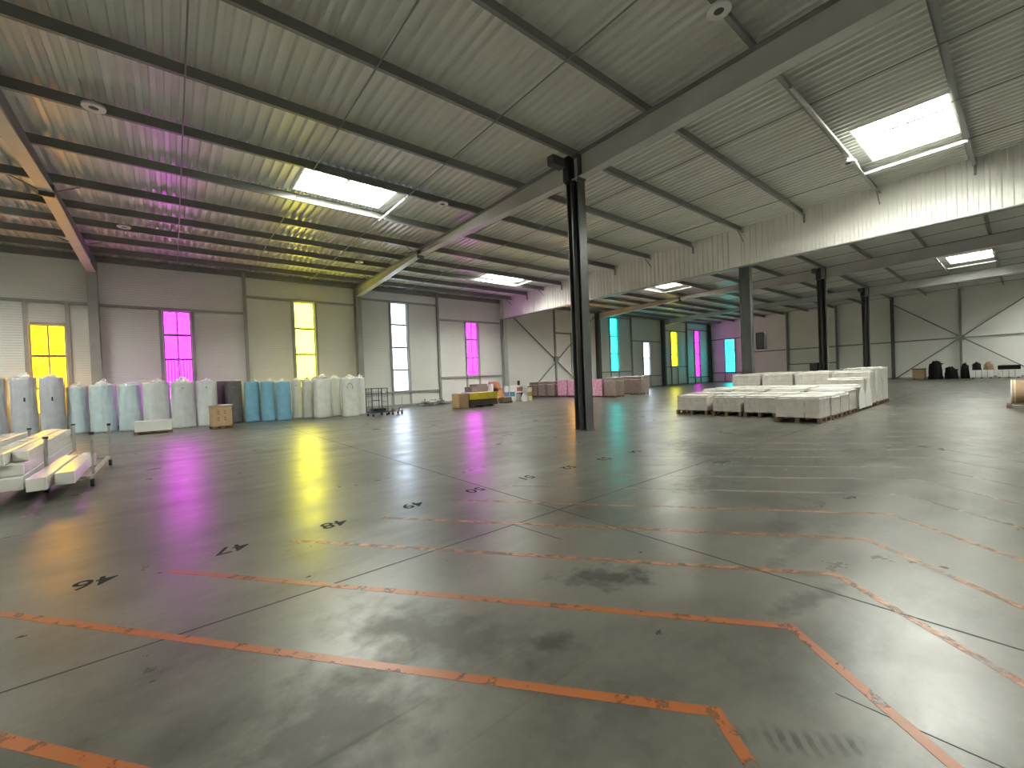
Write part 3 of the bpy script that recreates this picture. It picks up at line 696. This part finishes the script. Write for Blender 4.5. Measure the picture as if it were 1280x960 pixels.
MB().box(-.36, .0, -.3, .3, .935, .97).build('flap', CARD, o); MB().box(-.02, .38, -.31, .31, .955, 1.0).build('white_sheet', WHITE, o)
b = MB()
for (xx, zz) in ((-.13,.68),(.1,.68),(-.13,.42),(.1,.42)):
    b.box(xx-.05, xx+.05, -.285, -.2805, zz-.06, zz-.045).box(xx-.05, xx+.05, -.285, -.2805, zz+.045, zz+.06).box(xx-.007, xx+.007, -.285, -.2805, zz-.045, zz+.045)
b.build('printed_marks', BROWN_D, o)

# ------------------------------------------------------------------ bundle trolleys at the left
def castor(o, x, y):
    c = MB().cyl((x-.025, y, .065), (x+.025, y, .065), .065, 16).build('wheel', RUBBER, o, smooth=False)
    MB().box(x-.04, x+.04, y-.03, y+.03, .131, .15).build('fork', GALV, c)
o = thing('bundle_trolley', 'low wheeled trolley with two thin stakes, carrying two white beams', 'trolley', (-1.16, 11.6, 0))
for xx in (-.56, -.02): MB().box(xx-.03, xx+.03, -1.35, 1.75, .15, .20).build('side_rail', GALV, o)
for yy in (-1.2, .2, 1.6): MB().box(-.53, -.05, yy-.03, yy+.03, .15, .20).build('cross_bar', GALV, o)
for yy in (-1.2, 1.55):
    for xx in (-.56, -.02): castor(o, xx+.04, yy)
for yy in (-1.05, 1.6):
    s = MB().cyl((.02, yy, .201), (.02, yy, .90), .022, 10).build('stake', GALV, o); MB().cyl((.02, yy, .90), (.02, yy, .95), .032, 10).build('end_cap', RUBBER, s)
def bundle(x, y, z, w_, h_, L, label, rz=0.0, group='long white wrapped beams on trolleys'):
    o = thing('white_beam', label, 'beam bundle', (x, y, z), rz, group)
    MB().box(-w_/2, w_/2, 0, L, 0, h_).build('wrapped_beam', BUNDLE, o, bevel=.018)
    MB().box(-w_/2+.03, w_/2-.03, -.006, .004, .03, h_-.03).build('end_cap', BUNDLE, o)
bundle(-1.62, 9.35, .202, .22, .20, 3.0, 'low white beam on the two-stake trolley, left one', .015)
bundle(-1.365, 9.65, .202, .23, .20, 2.9, 'low white beam on the two-stake trolley, beside the stakes', .015)
RZ = .045
o = thing('bundle_trolley', 'loaded trolley at the left edge stacked with long white beams', 'trolley', (-2.36, 12.6, 0), RZ)
for xx in (-.72, .42): MB().box(xx-.035, xx+.035, -2.0, 3.2, .15, .20).build('side_rail', GALV, o)
for yy in (-1.9, .6, 3.1): MB().box(-.685, .385, yy-.035, yy+.035, .15, .20).build('cross_bar', GALV, o)
for yy in (-1.7, 3.0):
    for xx in (-.66, .37): castor(o, xx, yy)
for xx, yy in ((.47, -1.2), (.47, 3.15), (-.22, 2.6), (-.22, -1.2)):
    s = MB().cyl((xx, yy, .15), (xx, yy, .84), .032, 10).build('stake', GALV, o); MB().cyl((xx, yy, .84), (xx, yy, .875), .04, 10).build('end_cap', RUBBER, s)
def tloc(lx, ly): return (-2.36+lx*math.cos(RZ)-ly*math.sin(RZ), 12.6+lx*math.sin(RZ)+ly*math.cos(RZ))
LOAD = [(.22,-2.95,.202,.40,.20,6.1,'bottom white beam of the loaded trolley, stake side'), (-.52,-2.9,.202,.42,.20,6.0,'bottom white beam of the loaded trolley, far side'),
        (.20,-2.75,.404,.42,.18,5.9,'middle white beam of the loaded trolley, stake side'), (.10,-2.85,.586,.26,.19,6.0,'top white beam catching orange light on the loaded trolley'),
        (.33,-2.4,.586,.18,.17,5.5,'narrow top white beam against the loaded trolley stakes'), (-.52,-1.2,.404,.42,.36,4.3,'thick white bundle on the far side of the loaded trolley')]
for lx, ly, z, w_, h_, L, lab in LOAD:
    p = tloc(lx, ly); bundle(p[0], p[1], z, w_, h_, L, lab, RZ)

# ------------------------------------------------------------------ wire cage trolley and small dolly
o = thing('cage_trolley', 'tall dark blue wire cage trolley at the end of the rolls', 'trolley', (7.98, 20.55, 0), .08)
MB().box(-.42, .42, -.35, .35, .16, .22).build('base', CAGE, o, bevel=.01)
for xx in (-.37, .37):
    for yy in (-.3, .3): castor(o, xx, yy)
for sx_, zt in ((-.41, 1.37), (.41, 1.37), (-.06, 1.37), (.10, 1.37)):
    for yy in ((-.33, .33) if abs(sx_) > .2 else (-.33,)): MB().box(sx_-.016, sx_+.016, yy-.016, yy+.016, .22, zt).build('post', CAGE, o)
for yy in (-.33, .33): MB().box(-.426, .426, yy-.014, yy+.014, 1.371, 1.40).build('top_rail', CAGE, o)
for xx in (-.41, .41):
    MB().box(xx-.014, xx+.014, -.316, .316, 1.371, 1.399).build('top_rail', CAGE, o)
    wm = MB()
    for z in (.45, .7, .95, 1.2): wm.box(xx-.006, xx+.006, -.314, .314, z-.006, z+.006)
    for yy in (-.16, 0, .16): wm.box(xx+.007, xx+.017, yy-.005, yy+.005, .22, 1.371)
    wm.build('side_wires', CAGE, o)
bw = MB()
for z in (.5, .75, 1.0, 1.2): bw.box(-.394, .394, .325, .335, z-.006, z+.006)
for xx in (-.28, -.14, .0, .14, .28): bw.box(xx-.005, xx+.005, .338, .348, .22, 1.371)
bw.build('back_wires', CAGE, o)
MB().box(-.39, -.08, -.345, -.315, .78, .81).build('half_gate_rail', CAGE, o)
MB().box(.14, .30, -.355, -.345, 1.14, 1.25).build('paper_notice', WHITE, o)
tag(MB().box(-.30, .34, -.25, .25, 0, .17).build('black_crate', BLACK, None, bevel=.03, loc=(8.0, 20.55, .221)), 'low black crate lying inside the wire cage trolley', 'crate')
o = thing('hand_dolly', 'small low dolly with one upright beside the cage trolley', 'dolly', (8.95, 20.6, 0), .1)
MB().box(-.32, .32, -.25, .25, .15, .19).build('platform', WOOD, o, bevel=.008)
for xx in (-.26, .26):
    for yy in (-.2, .2): castor(o, xx, yy)
MB().cyl((.29, -.2, .19), (.29, -.2, .92), .014, 8).build('handle_post', GALV, o)
MB().cyl((-.29, -.2, .19), (-.29, -.2, .9), .012, 8).build('handle_post', GALV, o)
tag(fold_body(.2, .17, 1.5, .2, 77, nseg=16, nz=4).build('brown_sack', CARD_D, None, loc=(8.98, 20.6, .192)), 'crumpled brown sack on the small dolly', 'sack')

# ------------------------------------------------------------------ scrap heap by the wall
o = thing('scrap_heap', 'low heap of tangled metal offcuts on the floor before the white window', 'scrap', (14.0, 25.5, 0))
rnd = random.Random(3)
for i in range(80):
    a = rnd.uniform(0, math.pi); L = rnd.uniform(.3, .9); cx, cy = rnd.gauss(0, .55), rnd.gauss(0, .25); z = .03+abs(rnd.gauss(0, .10)); t = rnd.uniform(-.12, .2)
    dx, dy, dz = math.cos(a)*L/2, math.sin(a)*L/2, min(z-.02, abs(t)*L/2) if i < 74 else .2
    z = max(z, dz+.02)
    b = MB()
    if i % 4 == 0: b.box(cx-.15, cx+.15, cy-.1, cy+.1, z, z+.04)
    else: b.bar((cx-dx, cy-dy, z-dz), (cx+dx, cy+dy, z+dz), rnd.uniform(.02, .06), rnd.uniform(.015, .04))
    b.build('offcut', [GALV, STEEL_D, STEEL_L, RUBBER][i % 4], o)
o = thing('cable_coil', 'thin dark hose loop lying between scrap heap and yellow crate', 'hose', (15.6, 23.6, 0))
b = MB()
for i in range(20):
    t0, t1 = math.pi*2*i/20, math.pi*2*(i+1)/20
    b.cyl((.55*math.cos(t0), .3*math.sin(t0), .03), (.55*math.cos(t1), .3*math.sin(t1), .03), .022, 6)
b.build('hose', RUBBER, o)

# ------------------------------------------------------------------ yellow-topped crate and neighbours
o = thing('yellow_crate', 'long low dark crate under a yellow sheet on pallet feet', 'crate', (14.35, 20.75, 0), -.06)
for xx in (-.75, 0, .75): MB().box(xx-.08, xx+.08, -.45, .45, 0, .1).build('foot', WOOD, o)
MB().box(-.95, .98, -.5, .5, .1, .46).build('dark_base', BROWN_D, o, bevel=.015)
MB().box(-.97, 1.0, -.52, .52, .462, .86).build('yellow_cover', YELLOW, o, bevel=.03)
MB().box(-.95, -.35, -.1, .5, .862, .885).build('blue_sheet', BLUE, o)
o = thing('brown_carton', 'brown cardboard carton at the left end of the yellow crate', 'carton', (13.02, 20.75, 0), -.06)
MB().box(-.33, .33, -.42, .42, .02, .84).build('carton_body', CARD, o, bevel=.01); MB().box(-.04, .04, -.424, .424, .842, .846).build('tape', WHITE, o)
o = thing('brown_carton', 'flat dark brown carton behind the yellow crate', 'carton', (17.0, 24.9, 0), .1)
MB().box(-.75, .75, -.4, .4, .0, 1.12).build('carton_body', CARD_D, o, bevel=.01); MB().box(-.3, .74, -.38, .38, 1.122, 1.30).build('upper_box', CARD_D, o, bevel=.01)
o = thing('sack_pile', 'rust-red and orange sacks heaped beside the magenta window', 'sack', (19.25, 25.6, 0))
fold_body(.55, .85, 1.6, .18, 5, taper=.2, nseg=20, nz=6).build('sack', mat('orange_sack', (.5, .25, .10), .6, var=.2), o, loc=(.25, 0, 0), smooth=True)
fold_body(.48, .55, 1.6, .2, 6, taper=.2, nseg=20, nz=6).build('sack', RED, o, loc=(-.1, .05, .86), smooth=True)
MB().box(-.62, -.42, -.3, .1, 0, 1.25).build('white_board', WHITE, o)
o = thing('low_pallet', 'small wooden pallet stacked with planks beside the white cans', 'pallet', (17.2, 21.95, 0), .1)
pallet_parts(o, .9, .7, .12)
for k in range(4): MB().box(-.4+.03*k, .42, -.3+.15*k, -.17+.15*k, .122, .30 if k % 2 else .36).build('plank', WOOD, o)
rnd = random.Random(5)
def can(x, y, r, h, m, label, band=None):
    o = thing('tall_can', label, 'can', (x, y, 0), group='cans and tubs near the header column')
    MB().cyl((0,0,0), (0,0,h), r, 16).build('body', m, o); MB().cyl((0,0,h), (0,0,h+.05), r*.8, 16).build('lid', BLACK if m is not TUBE else TUBE, o)
    if band: MB().cyl((0,0,h*.35), (0,0,h*.65), r*1.02, 16).build('printed_band', band, o)
can(17.95, 22.6, .16, 1.05, TUBE, 'tall white tube, left of the pair near the header column', BLUE)
can(18.35, 22.45, .17, 1.05, TUBE, 'tall white tube, right of the pair near the header column', mat('teal_print', (.1, .3, .32), .5))
can(18.45, 21.95, .17, .55, GALV, 'short grey can in front of the white tubes')
can(18.85, 21.75, .2, .45, TUBE, 'low white tub in front of the paint shelves')
can(19.55, 22.0, .17, .95, mat('cream_can', (.6, .55, .38), .4), 'cream yellow can at the right of the group', CARD)
o = thing('paint_rack', 'small rack of brown and red packages among the white tubes', 'rack', (19.15, 22.75, 0))
for xx in (-.33, .33): MB().box(xx-.015, xx+.015, -.2, .2, 0, 1.12).build('side', WHITE, o)
for zz in (.25, .65, 1.08): MB().box(-.315, .315, -.2, .2, zz, zz+.03).build('shelf', WHITE, o)
for k, (xx, zz, m_) in enumerate([(-.18,.28,RED),(.03,.28,CARD),(.2,.28,BROWN_D),(-.18,.68,CARD),(.03,.68,RED),(.2,.68,CARD_D)]):
    tag(MB().box(-.08, .08, -.14, .12, 0, .28).build('package', m_, None, bevel=.01, loc=(19.15+xx, 22.75, zz+.001)), ['red package on the lower rack shelf','brown package on the lower rack shelf','black package on the lower rack shelf','brown package on the upper rack shelf','red package on the upper rack shelf','dark brown package on the upper rack shelf'][k], 'package', 'packages on the paint rack')
can(19.2, 22.75, .1, .28, BLACK, 'small black jar standing on top of the paint rack'); bpy.data.objects['tall_can.005'].location.z = 1.111

# ------------------------------------------------------------------ things by the far end wall
o = thing('brown_crate', 'small brown crate left of the black heap by the end wall', 'crate', (54.4, 6.1, 0))
MB().box(-.4, .4, -.42, .42, .1, .92).build('body', CARD, o, bevel=.01); MB().box(-.42, .42, -.45, .45, .922, 1.0).build('lid', BROWN_D, o)
for yy in (-.35, .35): MB().box(-.38, .38, yy-.06, yy+.06, 0, .1).build('foot', WOOD, o)
def lump(x, y, r, h, m, label, seed, sx=1.0, sy=1.0, name='black_sack', z=0):
    o = thing(name, label, 'heap', (x, y, z), group='dark heaps by the end wall')
    p = fold_body(r, h, 1.8, .16, seed, taper=.15, nseg=22, nz=7).build('body', m, o, smooth=True); p.scale = (sx, sy, 1)
    c = crumple(r*.85, .30, seed).build('crumpled_top', m, o, loc=(0,0,h-.03)); c.scale = (sx, sy, 1); return o
lump(54.3, 5.0, .50, 1.35, BAG, 'tall black stack next to the brown crate', 11, .9, .95)
lump(54.2, 4.02, .42, .78, BAG, 'black heap between the tall black stack and white crates', 12)
lump(54.3, 3.18, .34, 1.05, BAG, 'black heap against the left white crate', 13, 1, .8)
for y, lab, s in ((2.18, 'white crate by the end wall, left of the two', 1), (.68, 'white crate by the end wall, right of the two', 2)):
    o = thing('white_crate', lab, 'crate', (54.1, y, 0), group='white crates by the end wall')
    MB().box(-.45, .45, -.66, .66, .08, .70).build('body', WHITE, o, bevel=.015)
    for yy in (-.5, 0, .5): MB().box(-.42, .42, yy-.06, yy+.06, 0, .08).build('foot', RUBBER, o)
    for yy in (-.33, 0, .33): MB().box(-.462, -.452, yy-.02, yy+.02, .1, .68).build('rib', STEEL_L, o)
lump(54.2, 2.48, .28, .42, BAG, 'black bundle on top of the left white crate', 14, 1, 1.0, 'black_bundle', .701)
lump(54.2, 1.80, .26, .42, mat('tan_sheet', (.3, .2, .13), .6), 'tan crumpled bundle on the left white crate', 15, 1, 1.1, 'tan_bundle', .701)
tag(MB().box(-.45, .45, -.62, .62, 0, .36).build('black_mat', BAG, None, bevel=.06, loc=(54.1, .66, .701)), 'folded black mat on the right white crate', 'mat')

# ------------------------------------------------------------------ big paper roll at right edge
o = thing('paper_roll', 'big brown paper roll lying on a pallet at the right edge', 'roll', (21.35, -.42, 0))
pallet_parts(o, 1.0, 1.5, .10)
b = MB().cyl((0, .62, .50), (0, -.75, .50), .395, 32).build('roll_body', CARD, o, smooth=False)
MB().cyl((0, .625, .50), (0, .66, .50), .41, 32).build('film_end', FILM_T, o)
MB().cyl((0, .55, .50), (0, .60, .50), .402, 32).build('film_band', mat('film_gold', (.62, .52, .34), .3, coat=.5, var=.2, bump=.5), o)
for s in (-1, 1): MB().bar((s*.33, .6, .13), (s*.33, -.7, .13), .1, .05).build('chock', WOOD, o)
